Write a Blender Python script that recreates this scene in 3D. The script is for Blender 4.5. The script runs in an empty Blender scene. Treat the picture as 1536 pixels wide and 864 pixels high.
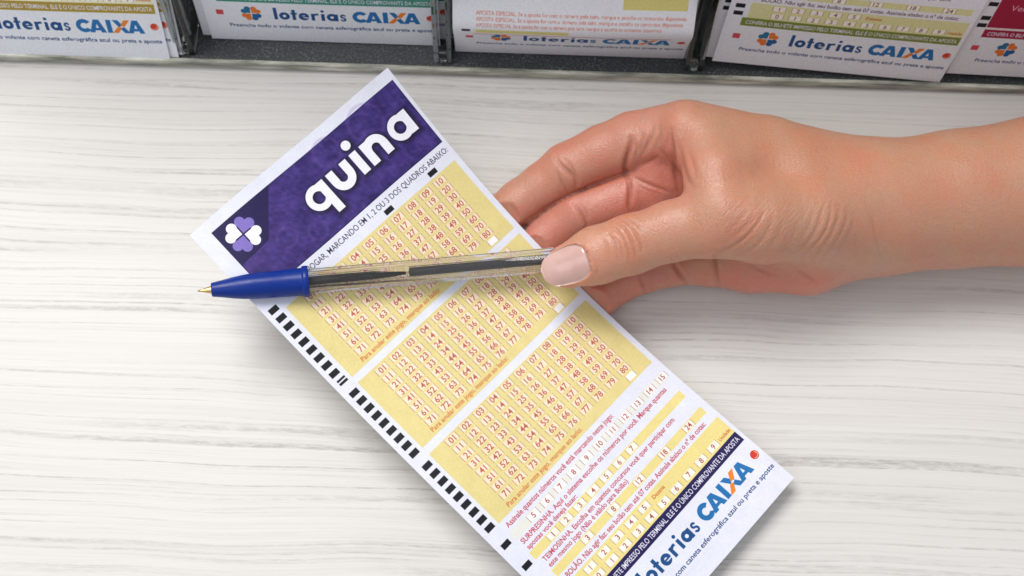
import bpy, math, random
import numpy as np
from mathutils import Vector, Matrix

# ------------------------------------------------------------------ camera, light, exposure
SC = bpy.context.scene
COL = SC.collection
F = 1750.0                                   # focal length in pixels of a 1536 px wide frame
TH, RO, D0 = math.radians(18.0), math.radians(1.85), F / 4500.0
dv = np.array([0, math.sin(TH), -math.cos(TH)])
u0 = np.array([0, math.cos(TH), math.sin(TH)])
ex = np.array([1.0, 0, 0])
RV = math.cos(RO) * ex + math.sin(RO) * u0
UV_ = math.cos(RO) * u0 - math.sin(RO) * ex
CP = -D0 * dv + np.array([0, 0, 0.011])

def at(px, py, z):
    """point at height z (metres above the table) seen at a pixel of the photograph"""
    r = dv + (px - 768) / F * RV - (py - 432) / F * UV_
    return CP + (z - CP[2]) / r[2] * r

def pix(P):
    q = np.asarray(P) - CP
    z = q @ dv
    return np.stack([768 + F * (q @ RV) / z, 432 - F * (q @ UV_) / z, z], -1)

cam_d = bpy.data.cameras.new('camera')
cam = bpy.data.objects.new('camera', cam_d)
COL.objects.link(cam)
cam_d.sensor_width = 36.0
cam_d.lens = F / 1536 * 36
cam_d.clip_start = 0.01
cam_d.clip_end = 20
M = Matrix.Identity(4)
for i in range(3):
    M[i][0], M[i][1], M[i][2], M[i][3] = RV[i], UV_[i], -dv[i], CP[i]
cam.matrix_world = M
cam_d.dof.use_dof = True
cam_d.dof.focus_distance = 0.372
cam_d.dof.aperture_fstop = 13.0
SC.camera = cam

W = bpy.data.worlds.new('World')
SC.world = W
W.use_nodes = True
W.node_tree.nodes['Background'].inputs[0].default_value = (0.93, 0.96, 1.0, 1)
W.node_tree.nodes['Background'].inputs[1].default_value = 0.52

def area(name, loc, target, size, power, color, sy=None):
    l = bpy.data.lights.new(name, 'AREA')
    l.energy = power
    l.color = color
    l.size = size
    if sy:
        l.shape = 'RECTANGLE'
        l.size_y = sy
    o = bpy.data.objects.new(name, l)
    COL.objects.link(o)
    o.location = loc
    o.rotation_euler = (Vector(target) - Vector(loc)).to_track_quat('-Z', 'Y').to_euler()
    return o

area('ceiling_and_fill_light', (-0.40, 0.46, 1.12), (-0.05, 0.0, 0), 0.66, 14.5, (1.0, 0.97, 0.94), 0.52)
area('ceiling_and_fill_light', (-0.6, -0.5, 1.25), (0, 0, 0), 0.9, 2.5, (0.95, 0.97, 1.0))  # added fill lamp from the near left, no known source

SC.view_settings.view_transform = 'Standard'
SC.view_settings.look = 'None'
SC.view_settings.exposure = -0.03
SC.view_settings.gamma = 1.0
SC.cycles.use_denoising = True
SC.cycles.max_bounces = 14
SC.cycles.transmission_bounces = 12
SC.cycles.transparent_max_bounces = 12

# ------------------------------------------------------------------ helpers
rng = np.random.default_rng(7)
random.seed(7)

def s2l(c):
    c = np.asarray(c, float) / 255.0
    return np.where(c <= 0.04045, c / 12.92, ((c + 0.055) / 1.055) ** 2.4)

def mesh_obj(name, V, Fc, mat=None, parent=None, smooth=True, uv=None):
    me = bpy.data.meshes.new(name)
    me.from_pydata([tuple(map(float, v)) for v in V], [], [tuple(map(int, f)) for f in Fc])
    if smooth:
        me.polygons.foreach_set('use_smooth', [True] * len(me.polygons))
    if uv is not None:
        lay = me.uv_layers.new(name='print')
        idx = np.empty(len(me.loops), np.int32)
        me.loops.foreach_get('vertex_index', idx)
        lay.data.foreach_set('uv', np.asarray(uv, np.float32)[idx].ravel())
    me.update()
    if mat:
        me.materials.append(mat)
    o = bpy.data.objects.new(name, me)
    COL.objects.link(o)
    if parent:
        o.parent = parent
    return o

def empty(name, loc=(0, 0, 0)):
    o = bpy.data.objects.new(name, None)
    o.empty_display_size = 0.02
    o.location = loc
    COL.objects.link(o)
    return o

def tag(o, label=None, cat=None, group=None, kind=None):
    if label: o['label'] = label
    if cat: o['category'] = cat
    if group: o['group'] = group
    if kind: o['kind'] = kind
    return o

class NT:
    """tiny node-tree writer"""
    def __init__(s, name):
        s.m = bpy.data.materials.new(name)
        s.m.use_nodes = True
        s.t = s.m.node_tree
        s.b = s.t.nodes['Principled BSDF']
    def n(s, typ, ins=None, **kw):
        nd = s.t.nodes.new(typ)
        for k, v in kw.items():
            setattr(nd, k, v)
        for k, v in (ins or {}).items():
            s.put(nd.inputs[k], v)
        return nd
    def put(s, sock, v):
        if isinstance(v, bpy.types.NodeSocket):
            s.t.links.new(v, sock)
        else:
            sock.default_value = v
    def mix(s, f, a, b, mode='MIX'):
        nd = s.n('ShaderNodeMix', data_type='RGBA', blend_type=mode)
        s.put(nd.inputs[0], f); s.put(nd.inputs[6], a); s.put(nd.inputs[7], b)
        return nd.outputs[2]
    def math(s, op, a, b=0.0, c=None, clamp=False):
        nd = s.n('ShaderNodeMath', operation=op, use_clamp=clamp)
        s.put(nd.inputs[0], a); s.put(nd.inputs[1], b)
        if c is not None: s.put(nd.inputs[2], c)
        return nd.outputs[0]
    def ramp(s, f, stops):
        nd = s.n('ShaderNodeValToRGB')
        s.put(nd.inputs[0], f)
        e = nd.color_ramp.elements
        while len(e) < len(stops): e.new(0.5)
        for k, (p, c) in enumerate(stops):
            e[k].position = p
            e[k].color = c if len(c) == 4 else (*c, 1)
        return nd.outputs[0]
    def noise(s, vec, scale, detail=4, rough=0.5, dist=0.0):
        nd = s.n('ShaderNodeTexNoise', {'Scale': scale, 'Detail': detail, 'Roughness': rough, 'Distortion': dist})
        s.t.links.new(vec, nd.inputs['Vector'])
        return nd.outputs[0]
    def coords(s, scale=(1, 1, 1), loc=(0, 0, 0), rot=(0, 0, 0), vec=None):
        if vec is None:
            vec = s.n('ShaderNodeTexCoord').outputs['Object']
        mp = s.n('ShaderNodeMapping', {'Scale': scale, 'Location': loc, 'Rotation': rot})
        s.t.links.new(vec, mp.inputs['Vector'])
        return mp.outputs[0]
    def bump(s, h, strength, dist, normal=None):
        nd = s.n('ShaderNodeBump', {'Strength': strength, 'Distance': dist, 'Height': h})
        if normal is not None: s.t.links.new(normal, nd.inputs['Normal'])
        return nd.outputs[0]
    def p(s, **kw):
        for k, v in kw.items():
            s.put(s.b.inputs[k.replace('_', ' ')], v)
        return s

def plain(name, rgb, rough=0.5, **kw):
    m = NT(name)
    m.p(Base_Color=(*rgb, 1), Roughness=rough, **kw)
    return m.m

# ------------------------------------------------------------------ materials
def wood_material():
    m = NT('whitewashed_wood_laminate')
    base = m.coords()
    # gentle wander of the grain
    wn = m.n('ShaderNodeTexNoise', {'Scale': 1.0, 'Detail': 2.0})
    m.t.links.new(m.coords(scale=(7, 12, 1)), wn.inputs['Vector'])
    wander = m.math('MULTIPLY', m.math('SUBTRACT', wn.outputs[0], 0.5), 0.010)
    cb = m.n('ShaderNodeCombineXYZ', {'Y': wander})
    add = m.n('ShaderNodeVectorMath', operation='ADD')
    m.t.links.new(base, add.inputs[0]); m.t.links.new(cb.outputs[0], add.inputs[1])
    w = add.outputs[0]
    def st(sx, sy, detail=4, rough=.55, loc=(0, 0, 0)):
        return m.noise(m.coords(scale=(sx, sy, 1), loc=loc, vec=w), 1.0, detail, rough)
    broad = st(3, 45, 3, .5)
    fine = st(16, 1100, 4, .65, (3, 1, 0))
    mid = st(4, 260, 3, .6, (7, 5, 0))
    dash = m.ramp(st(170, 900, 3, .7, (1, 9, 0)), [(0.34, (.15,) * 3), (0.60, (1, 1, 1))])
    def rings(fx, fy, loc, width, px_, lo, hi):
        n = st(fx, fy, 1.0, .5, loc)
        r = m.math('SUBTRACT', 1.0, m.math('MULTIPLY', m.math('ABSOLUTE', m.math('SUBTRACT', n, 0.5)), width), clamp=True)
        pt = m.ramp(st(px_, fy * .45, 2, .6, (loc[0] + 5, 8, 0)), [(lo, (.12,) * 3), (hi, (1, 1, 1))])
        return m.math('MULTIPLY', m.math('MULTIPLY', r, pt), dash)
    ridge = rings(0.9, 150, (11, 2, 0), 30.0, 7, .40, .62)
    ridge2 = rings(1.6, 330, (21, 4, 0), 17.0, 10, .44, .68)
    c = m.ramp(broad, [(0.25, (0.685, 0.662, 0.636)), (0.75, (0.722, 0.706, 0.686))])
    c = m.mix(m.math('MULTIPLY', m.ramp(mid, [(0.46, (0, 0, 0)), (0.75, (1, 1, 1))]), 0.26), c, (0.56, 0.535, 0.505, 1))
    c = m.mix(m.math('MULTIPLY', m.ramp(fine, [(0.45, (0, 0, 0)), (0.75, (1, 1, 1))]), 0.26), c, (0.50, 0.48, 0.46, 1))
    c = m.mix(m.math('MULTIPLY', ridge, 0.64), c, (0.30, 0.28, 0.26, 1))
    c = m.mix(m.math('MULTIPLY', ridge2, 0.50), c, (0.38, 0.355, 0.335, 1))
    h = m.math('ADD', m.math('MULTIPLY', fine, 0.5), m.math('MULTIPLY', m.math('ADD', ridge, ridge2), -0.8))
    m.p(Base_Color=c, Roughness=0.46, Normal=m.bump(h, 0.35, 0.00025))
    m.b.inputs['Specular IOR Level'].default_value = 0.35
    return m.m

def skin_material():
    m = NT('skin')
    at_ = m.n('ShaderNodeAttribute', attribute_name='pigment')
    base = m.coords()
    n1 = m.noise(base, 90, 4, .6)
    n2 = m.noise(base, 420, 3, .6)
    n0 = m.noise(base, 34, 3, .5, .4)
    c = m.mix(m.ramp(n1, [(0.35, (0, 0, 0)), (0.68, (1, 1, 1))]), at_.outputs['Color'], (1.06, 0.90, 0.86, 1), 'MULTIPLY')
    c = m.mix(m.math('MULTIPLY', m.ramp(n2, [(0.5, (0, 0, 0)), (0.72, (1, 1, 1))]), 0.45), c, (0.93, 0.86, 0.80, 1), 'MULTIPLY')
    c = m.mix(m.math('MULTIPLY', m.ramp(n0, [(0.40, (0, 0, 0)), (0.62, (1, 1, 1))]), 0.55), c, (1.05, 0.84, 0.83, 1), 'MULTIPLY')
    n3 = m.noise(base, 1900, 3, .7)
    c = m.mix(m.math('MULTIPLY', m.ramp(n3, [(0.42, (0, 0, 0)), (0.70, (1, 1, 1))]), 0.38), c, (0.80, 0.70, 0.64, 1), 'MULTIPLY')
    v = m.n('ShaderNodeTexVoronoi', {'Scale': 1150.0}, feature='DISTANCE_TO_EDGE')
    m.t.links.new(m.coords(scale=(0.62, 1.0, 1.0)), v.inputs['Vector'])
    cells = m.math('MINIMUM', m.math('MULTIPLY', v.outputs['Distance'], 3.0), 1.0)
    fine = m.noise(m.coords(scale=(0.5, 1, 1)), 1600, 3, .6)
    cross = m.noise(m.coords(scale=(1.0, .22, .5), rot=(0, 0, .25)), 900, 3, .6)
    h = m.math('ADD', m.math('MULTIPLY', cells, 0.5), m.math('ADD', m.math('MULTIPLY', fine, 0.5), m.math('MULTIPLY', cross, 0.8)))
    fo = m.n('ShaderNodeAttribute', attribute_name='folds').outputs['Fac']
    rot = m.coords(rot=(0, 0, math.radians(-52)))
    ln = m.noise(m.coords(scale=(150, 1500, 1500), vec=rot), 1.0, 3, .65)
    h = m.math('ADD', h, m.math('MULTIPLY', m.math('MULTIPLY', ln, fo), 4.5))
    rot2 = m.coords(rot=(0, 0, math.radians(8)))
    ln2 = m.noise(m.coords(scale=(2100, 420, 900), vec=rot2), 1.0, 3, .65)
    h = m.math('ADD', h, m.math('MULTIPLY', ln2, 0.9))
    m.p(Base_Color=c, Roughness=m.ramp(n2, [(0.3, (.34,) * 3), (0.8, (.50,) * 3)]), Normal=m.bump(h, 0.42, 0.00026))
    m.b.subsurface_method = 'RANDOM_WALK'
    m.b.inputs['Subsurface Weight'].default_value = 1.0
    m.b.inputs['Subsurface Radius'].default_value = (1.0, 0.32, 0.16)
    m.b.inputs['Subsurface Scale'].default_value = 0.0012
    m.b.inputs['Specular IOR Level'].default_value = 0.62
    return m.m

def clear_plastic(name, tint, rough, bump=0.0, ior=1.46):
    m = NT(name)
    n = m.noise(m.coords(scale=(1, 1, 1)), 320, 3, .6)
    m.p(Base_Color=(*tint, 1), Roughness=rough, Transmission_Weight=1.0, IOR=ior)
    if bump:
        m.p(Normal=m.bump(n, bump, 0.0002))
    return m.m

def dusty_black():
    m = NT('dusty_black_base')
    base = m.coords()
    sp = m.noise(base, 1400, 3, .7)
    cl = m.noise(base, 120, 4, .6)
    d = m.math('MULTIPLY', m.ramp(sp, [(0.50, (0, 0, 0)), (0.72, (1, 1, 1))]), m.ramp(cl, [(0.3, (.25,) * 3), (0.75, (1, 1, 1))]))
    c = m.mix(d, (0.030, 0.035, 0.040, 1), (0.27, 0.29, 0.27, 1))
    m.p(Base_Color=c, Roughness=0.55, Normal=m.bump(sp, 0.3, 0.0002))
    return m.m

MAT = dict(
    wood=wood_material(), skin=skin_material(), base=dusty_black(),
    acrylic=clear_plastic('scratched_clear_acrylic', (0.62, 0.66, 0.65), 0.10, 0.15, 1.49),
    barrel=clear_plastic('clear_pen_plastic', (0.965, 0.965, 0.975), 0.07, 0.0, 1.20),
    tube=clear_plastic('milky_ink_tube', (0.90, 0.90, 0.90), 0.22, 0.0, 1.25),
)
def lip_mat():
    m = NT('acrylic_edge_painted_glints')
    n = m.noise(m.coords(scale=(40, 300, 300)), 1.0, 4, .65)
    c = m.ramp(n, [(0.36, (0.16, 0.17, 0.14)), (0.52, (0.42, 0.42, 0.35)), (0.68, (0.75, 0.74, 0.66))])  # olive acrylic tone, with bright highlight segments painted into the colour
    m.p(Base_Color=c, Roughness=0.3, Normal=m.bump(n, 0.4, 0.0003))
    return m.m
MAT['lip'] = lip_mat()
MAT['barrel'].node_tree.nodes['Principled BSDF'].inputs['Transmission Weight'].default_value = 0.995
for k_, v_ in (('Coat Weight', 1.0), ('Coat Roughness', 0.05), ('Coat IOR', 1.5)): MAT['barrel'].node_tree.nodes['Principled BSDF'].inputs[k_].default_value = v_
def blue_mat():
    m = NT('blue_moulded_plastic')
    n = m.noise(m.coords(scale=(300, 900, 900)), 1.0, 3, .6)
    m.b.inputs['Specular IOR Level'].default_value = 0.32
    m.p(Base_Color=(0.0, 0.024, 0.23, 1), Roughness=m.ramp(n, [(0.3, (.26,) * 3), (0.7, (.42,) * 3)]), Normal=m.bump(n, 0.12, 0.0001))
    return m.m
MAT['blue'] = blue_mat()
MAT['brass'] = plain('brass', (0.72, 0.50, 0.20), 0.28, Metallic=1.0)
MAT['steel'] = plain('steel_ball', (0.45, 0.45, 0.47), 0.25, Metallic=1.0)
MAT['ink'] = plain('black_ink', (0.004, 0.004, 0.006), 0.5)
def nail_mat():
    m = NT('nail_polish_pale_pink')
    base = m.coords()
    n = m.noise(base, 140, 2, .5)
    c = m.mix(m.ramp(n, [(0.3, (0, 0, 0)), (0.7, (1, 1, 1))]), (0.58, 0.34, 0.30, 1), (0.66, 0.43, 0.385, 1))
    m.p(Base_Color=c, Roughness=0.16, Coat_Weight=1.0, Coat_Roughness=0.04)
    m.b.inputs['Subsurface Weight'].default_value = 0.4
    m.b.inputs['Subsurface Radius'].default_value = (1.0, .5, .4)
    m.b.inputs['Subsurface Scale'].default_value = 0.001
    return m.m
MAT['nail'] = nail_mat()

# ------------------------------------------------------------------ table
o = mesh_obj('counter_top', [(-1.1, -0.8, 0), (1.1, -0.8, 0), (1.1, 0.9, 0), (-1.1, 0.9, 0),
                             (-1.1, -0.8, -.03), (1.1, -0.8, -.03), (1.1, 0.9, -.03), (-1.1, 0.9, -.03)],
             [(0, 1, 2, 3), (7, 6, 5, 4), (0, 4, 5, 1), (1, 5, 6, 2), (2, 6, 7, 3), (3, 7, 4, 0)], MAT['wood'], smooth=False)
tag(o, kind='structure')

# ------------------------------------------------------------------ printing: flat print drawn into in-memory images
TXT = {}
def text_tris(s, bold=0.0):
    key = (s, bold)
    if key not in TXT:
        c = bpy.data.curves.new('t', 'FONT')
        c.body = s
        c.offset = bold
        c.resolution_u = 3
        ob = bpy.data.objects.new('t', c)
        COL.objects.link(ob)
        me = ob.to_mesh()
        me.calc_loop_triangles()
        V = np.array([v.co[:2] for v in me.vertices])
        T = np.array([t.vertices[:] for t in me.loop_triangles])
        TXT[key] = (V[T], V.min(0), V.max(0))
        ob.to_mesh_clear()
        bpy.data.objects.remove(ob)
        bpy.data.curves.remove(c)
    return TXT[key]

class Sheet:
    def __init__(s, w, h, res, v0=0.0, bg=(224, 226, 240)):
        s.res, s.v0 = res, v0
        s.W, s.H = int(w * res), int((h - v0) * res)
        s.a = np.empty((s.H, s.W, 3), np.float32)
        s.a[:] = bg
    def win(s, x0, y0, x1, y1, pad=0):
        i0 = max(0, int((x0 - pad) * s.res)); i1 = min(s.W, int((x1 + pad) * s.res) + 2)
        j0 = max(0, int((y0 - pad - s.v0) * s.res)); j1 = min(s.H, int((y1 + pad - s.v0) * s.res) + 2)
        if i1 <= i0 or j1 <= j0: return None
        U = (np.arange(i0, i1) + .5) / s.res
        V = (np.arange(j0, j1) + .5) / s.res + s.v0
        return slice(j0, j1), slice(i0, i1), U[None, :], V[:, None]
    def blend(s, J, I, cov, col):
        cov = np.clip(cov, 0, 1)[..., None]
        s.a[J, I] = s.a[J, I] * (1 - cov) + np.asarray(col, np.float32) * cov
    def sdf(s, box, fn, col, soft=0.06, alpha=1.0, pad=.5):
        w = s.win(*box, pad=pad)
        if w is None: return
        J, I, U, V = w
        d = fn(U, V)
        s.blend(J, I, alpha * (0.5 - d / soft), col)
    def rect(s, x0, y0, x1, y1, col, soft=0.08, alpha=1.0):
        s.sdf((x0, y0, x1, y1), lambda U, V: np.maximum(abs(U - (x0 + x1) / 2) - (x1 - x0) / 2, abs(V - (y0 + y1) / 2) - (y1 - y0) / 2), col, soft, alpha)
    def text(s, t, x0, base, cap, col, x1=None, bold=0.0, alpha=1.0, center=None, squeeze=1.0):
        T, lo, hi = text_tris(t, bold)
        k = cap / 0.70
        w = (hi[0] - lo[0]) * k * squeeze
        kx = k * squeeze
        if x1 is not None:
            kx = (x1 - x0) / (hi[0] - lo[0]); w = x1 - x0
        if center is not None: x0 = center - w / 2
        P = np.empty_like(T)
        P[..., 0] = (x0 + (T[..., 0] - lo[0]) * kx) * s.res
        P[..., 1] = (base - s.v0 - T[..., 1] * k) * s.res
        J0, J1 = int(P[..., 1].min()) - 1, int(P[..., 1].max()) + 2
        I0, I1 = int(P[..., 0].min()) - 1, int(P[..., 0].max()) + 2
        if J0 < 0 or I0 < 0 or J1 > s.H or I1 > s.W: return
        m = np.zeros((J1 - J0, I1 - I0), bool)
        P = P - np.array([I0, J0])
        for a, b, c in P:
            xi, xa = int(min(a[0], b[0], c[0])), int(max(a[0], b[0], c[0])) + 1
            yi, ya = int(min(a[1], b[1], c[1])), int(max(a[1], b[1], c[1])) + 1
            X = np.arange(xi, xa + 1)[None] + .5; Y = np.arange(yi, ya + 1)[:, None] + .5
            e1 = (b[0] - a[0]) * (Y - a[1]) - (b[1] - a[1]) * (X - a[0])
            e2 = (c[0] - b[0]) * (Y - b[1]) - (c[1] - b[1]) * (X - b[0])
            e3 = (a[0] - c[0]) * (Y - c[1]) - (a[1] - c[1]) * (X - c[0])
            m[yi:ya + 1, xi:xa + 1] |= ((e1 >= 0) & (e2 >= 0) & (e3 >= 0)) | ((e1 <= 0) & (e2 <= 0) & (e3 <= 0))
        s.blend(slice(J0, J1), slice(I0, I1), m.astype(np.float32) * alpha, col)
    def image(s, name):
        a = s2l(np.clip(s.a, 0, 255)).astype(np.float32)
        # keep values display-referred: image is tagged sRGB, so store the encoded numbers
        a = np.clip(s.a, 0, 255) / 255.0
        buf = np.ones((s.H, s.W, 4), np.float32)
        buf[..., :3] = a[::-1]
        im = bpy.data.images.new(name, s.W, s.H)
        im.pixels.foreach_set(buf.ravel())
        im.update()
        im.pack()
        return im

# distance-function strokes (all in millimetres of paper)
def seg(x0, y0, x1, y1, hw):
    def f(U, V):
        dx, dy = x1 - x0, y1 - y0; L = math.hypot(dx, dy); tx, ty = dx / L, dy / L
        a = (U - x0) * tx + (V - y0) * ty; b = -(U - x0) * ty + (V - y0) * tx
        return np.maximum(abs(a - L / 2) - L / 2, abs(b) - hw)
    return f
def ring(cx, cy, r, hw, keep=None):
    def f(U, V):
        d = abs(np.hypot(U - cx, V - cy) - r) - hw
        return d if keep is None else np.maximum(d, keep(U, V))
    return f
def disc(cx, cy, r):
    return lambda U, V: np.hypot(U - cx, V - cy) - r
def union(*fs):
    def f(U, V):
        d = fs[0](U, V)
        for g in fs[1:]: d = np.minimum(d, g(U, V))
        return d
    return f
def poly(pts):
    """convex polygon"""
    cx = sum(p[0] for p in pts) / len(pts); cy = sum(p[1] for p in pts) / len(pts)
    def f(U, V):
        d = None
        for (a, b), (c, e) in zip(pts, pts[1:] + pts[:1]):
            nx, ny = e - b, a - c; L = math.hypot(nx, ny); nx, ny = nx / L, ny / L
            if (cx - a) * nx + (cy - b) * ny > 0: nx, ny = -nx, -ny
            g = (U - a) * nx + (V - b) * ny
            d = g if d is None else np.maximum(d, g)
        return d
    return f
def heart(cx, cy, ang, s, gap):
    """heart leaf whose tip points at (cx, cy); ang = direction it grows in"""
    ca, sa = math.cos(ang), math.sin(ang)
    def f(U, V):
        a = (U - cx) * ca + (V - cy) * sa - gap; b = -(U - cx) * sa + (V - cy) * ca
        r = s * 0.30; cxx = s * 0.62; off = s * 0.262
        lobes = np.minimum(np.hypot(a - cxx, b - off), np.hypot(a - cxx, b + off)) - r
        k = 1 / math.sqrt(2)
        wedge = np.maximum((abs(b) - a) * k, a - cxx - 0.0 * s)
        w2 = np.maximum(wedge, abs(b) - s * 0.56)
        return np.minimum(lobes, np.maximum(w2, (a + abs(b) - s * 1.02) * k))
    return f

def word_loterias(S, col, base=177.6, x=25.2, k=1.0):
    """lower-case geometric word, x-height 3.3"""
    r, h = 1.20 * k, 0.58 * k
    cy = base - r - h
    box = (x - 1, base - 6.2, x + 27, base + 1)
    fs = [seg(x, base, x, base - 5.6 * k, h)]                                   # l
    fs += [ring(x + 2.95, cy, r, h)]                                            # o
    fs += [seg(x + 6.15, base, x + 6.15, base - 4.9 * k, h), seg(x + 5.1, base - 3.05, x + 7.3, base - 3.05, .36)]   # t
    ecx = x + 9.5
    fs += [ring(ecx, cy, r, h, lambda U, V: -np.maximum(np.maximum(cy + .05 - V, V - cy - .75), ecx - U)), seg(ecx - r, cy + .1, ecx + r + h * .8, cy + .1, .27)]  # e
    fs += [seg(x + 12.55, base, x + 12.55, base - 3.35 * k, h), ring(x + 14.0, base - 1.9, 1.15, .43, lambda U, V: np.maximum(V - base + 2.35, U - x - 14.5))]  # r
    fs += [seg(x + 15.95, base, x + 15.95, base - 3.35 * k, h), disc(x + 15.95, base - 4.6, .58)]   # i
    fs += [ring(x + 19.0, cy, r, h), seg(x + 20.45, base, x + 20.45, base - 3.35 * k, h)]   # a
    sx = x + 22.75
    fs += [ring(sx, base - 2.42, .62, .36, lambda U, V: np.minimum(V - (base - 2.42), 9) * 0 + np.maximum(-(np.maximum(sx - U, base - 2.35 - V) * -1), -99) * 0 + np.where((U > sx) & (V > base - 2.5), 1.0, -1.0)),
           ring(sx, base - 1.02, .66, .36, lambda U, V: np.where((U < sx) & (V < base - 1.0), 1.0, -1.0))]   # s
    g = union(*fs)
    S.sdf(box, lambda U, V: g(x + (U - x) / 1.05, base + (V - base) / 1.05), col)

def word_caixa(S, blue, orange, base=177.9, x=52.4):
    top = base - 5.5
    cy = (base + top) / 2
    dark = tuple(int(c * .82) for c in blue)
    S.sdf((x - 1, top - 1, x + 6, base + 1), ring(x + 2.85, cy, 2.02, .80, lambda U, V: -np.maximum((abs(V - cy) - (U - x - 2.85) * .75) * .8, 0) * 0 + np.where((U > x + 2.9) & (abs(V - cy) < (U - x - 2.4) * .60), 1.0, -1.0)), blue)
    def A(x0):
        m = x0 + 2.95
        L = poly([(x0, base), (x0 + 1.75, base), (m + .55, top), (m - 1.0, top)])
        R = poly([(x0 + 5.9, base), (x0 + 4.1, base), (m - .55, top), (m + 1.0, top)])
        B = seg(x0 + 1.3, base - 1.45, x0 + 4.6, base - 1.45, .52)
        S.sdf((x0 - 1, top - 1, x0 + 7, base + 1), union(L, R, B), blue)
    A(x + 4.5)
    S.rect(x + 10.8, top, x + 12.55, base, blue)
    A(x + 18.1)
    xx = x + 12.9
    S.sdf((xx - 1, top - 1, xx + 8, base + 1), poly([(xx + .2, top), (xx + 2.2, top), (xx + 5.9, base), (xx + 3.9, base)]), blue)
    S.sdf((xx - 1, top - 1, xx + 8, base + 1), poly([(xx + 3.2, cy - .25), (xx + 2.2, cy + .25), (xx + 3.2, cy + .6), (xx + 4.1, cy + .1)]), (236, 238, 247))
    S.sdf((xx - 1, top - 1, xx + 8, base + 1), poly([(xx + 4.3, top), (xx + 6.4, top), (xx + 4.3, cy), (xx + 2.75, cy - .35)]), orange)
    S.sdf((xx - 1, top - 1, xx + 8, base + 1), poly([(xx - .5, base), (xx + 1.6, base), (xx + 3.4, cy + .35), (xx + 1.9, cy + .1)]), orange)

def clover_logo(S, cx, cy, s, cols, gap=.25):
    for k, c in enumerate(cols):
        a = math.pi / 4 + k * math.pi / 2
        S.sdf((cx - s * 1.4, cy - s * 1.4, cx + s * 1.4, cy + s * 1.4), heart(cx, cy, a, s, gap), c)

def draw_footer(S, P):
    blue, orange = (28, 108, 172), (228, 128, 40)
    dark = (22, 74, 132)
    if P.get('band'):
        S.rect(5.4, 165.5, 81.7, 169.4, P['band'])
        S.text('CONFIRA O BILHETE IMPRESSO PELO TERMINAL. ELE É O ÚNICO COMPROVANTE DA APOSTA', 7, 168.4, 1.75, (225, 222, 240), x1=80.8, bold=.012)
    clover_logo(S, 16.6, 175.0, 3.6, [(22, 90, 150), (226, 120, 50), (30, 110, 150), (226, 120, 50)])
    word_loterias(S, dark)
    word_caixa(S, blue, orange)
    S.rect(4.2, 173.6, 6.8, 176.0, (205, 70, 80))
    S.sdf((78, 172, 82.5, 178), disc(80.1, 174.9, 1.45), (205, 60, 40))
    S.sdf((78, 172, 82.5, 178), ring(80.1, 174.9, 1.02, .10, lambda U, V: 80.1 - U - (V - 174.9)), (240, 200, 180))
    S.text('Preencha todo o volante com caneta esferográfica azul ou preta e aposte', 8, 181.9, 1.65, (26, 56, 112), x1=81.6, bold=.014)

def box_num(S, t, x, y, dig, cell=(246, 238, 230), w=4.3, h=2.3, cap=1.75):
    S.rect(x - w / 2, y - h / 2, x + w / 2, y + h / 2, cell, alpha=.72, soft=.35)
    br = tuple(int(c * .5 + 75) for c in dig)
    for s_ in (-1, 1):
        S.rect(x + s_ * w / 2 - .09, y - h / 2 - .1, x + s_ * w / 2 + .09, y + h / 2 + .1, br, alpha=.85)
    if t: S.text(t, 0, y + cap / 2, cap, dig, center=x, bold=.016, alpha=.95)

def draw_lower(S, P):
    red, Y, dig = P['text'], P['yellow'], P['digit']
    S.text('Assinale quantos números você está marcando neste jogo:', 7.6, 133.9, 1.75, red, x1=57.6, bold=.022)
    S.rect(6.4, 135.0, 80.6, 138.2, (226, 226, 220), alpha=.6)
    for k in range(11):
        box_num(S, str(5 + k), 16.1 + 6.3 * k, 136.6, dig, (250, 240, 240))
    S.text('SURPRESINHA. Aqui o sistema escolhe os números por você. Marque quantas', 7.4, 140.6, 1.7, red, x1=77, bold=.022)
    S.text('apostas você deseja fazer:', 7.4, 142.9, 1.6, red, x1=30, bold=.022)
    S.rect(6.6, 143.5, 79.8, 146.4, Y)
    for k in range(7):
        box_num(S, str(1 + k), 16.1 + 6.3 * k, 144.95, dig)
    S.text('TEIMOSINHA. Escolha em quantos concursos você quer participar com', 8.2, 149.0, 1.65, red, x1=71, bold=.022)
    S.text('este mesmo jogo (Não é válido para Bolão)', 8.2, 151.3, 1.6, red, x1=45, bold=.022)
    S.rect(7.6, 152.0, 80.4, 154.8, Y)
    for t, x in (('3', 22.9), ('8', 35.2), ('12', 47.7), ('18', 60.3), ('24', 72.6)):
        box_num(S, t, x, 153.4, dig)
    S.text('BOLÃO. Não agir faz: seu bolão tem até 07 cotas. Assinale abaixo o nº de cotas:', 9.8, 157.3, 1.7, red, x1=77, bold=.022)
    S.rect(7.0, 158.2, 81.7, 165.5, Y)
    for k in range(5):
        box_num(S, str(1 + k), 16.8 + 6.4 * k, 160.1, dig)
    S.text('Dezena', 46.6, 160.8, 1.3, (200, 110, 50), x1=52, bold=.022)
    for k in range(10):
        box_num(S, str(k), 16.9 + 6.23 * k, 163.6, dig)
    S.text('Unidade', 75.9, 164.3, 1.2, (200, 110, 50), x1=81, bold=.022)
    for v in (136.7, 145.6, 153.5, 160.1, 163.6):
        S.rect(1.9, v - .95, 5.1, v + .95, (16, 17, 24))

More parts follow.
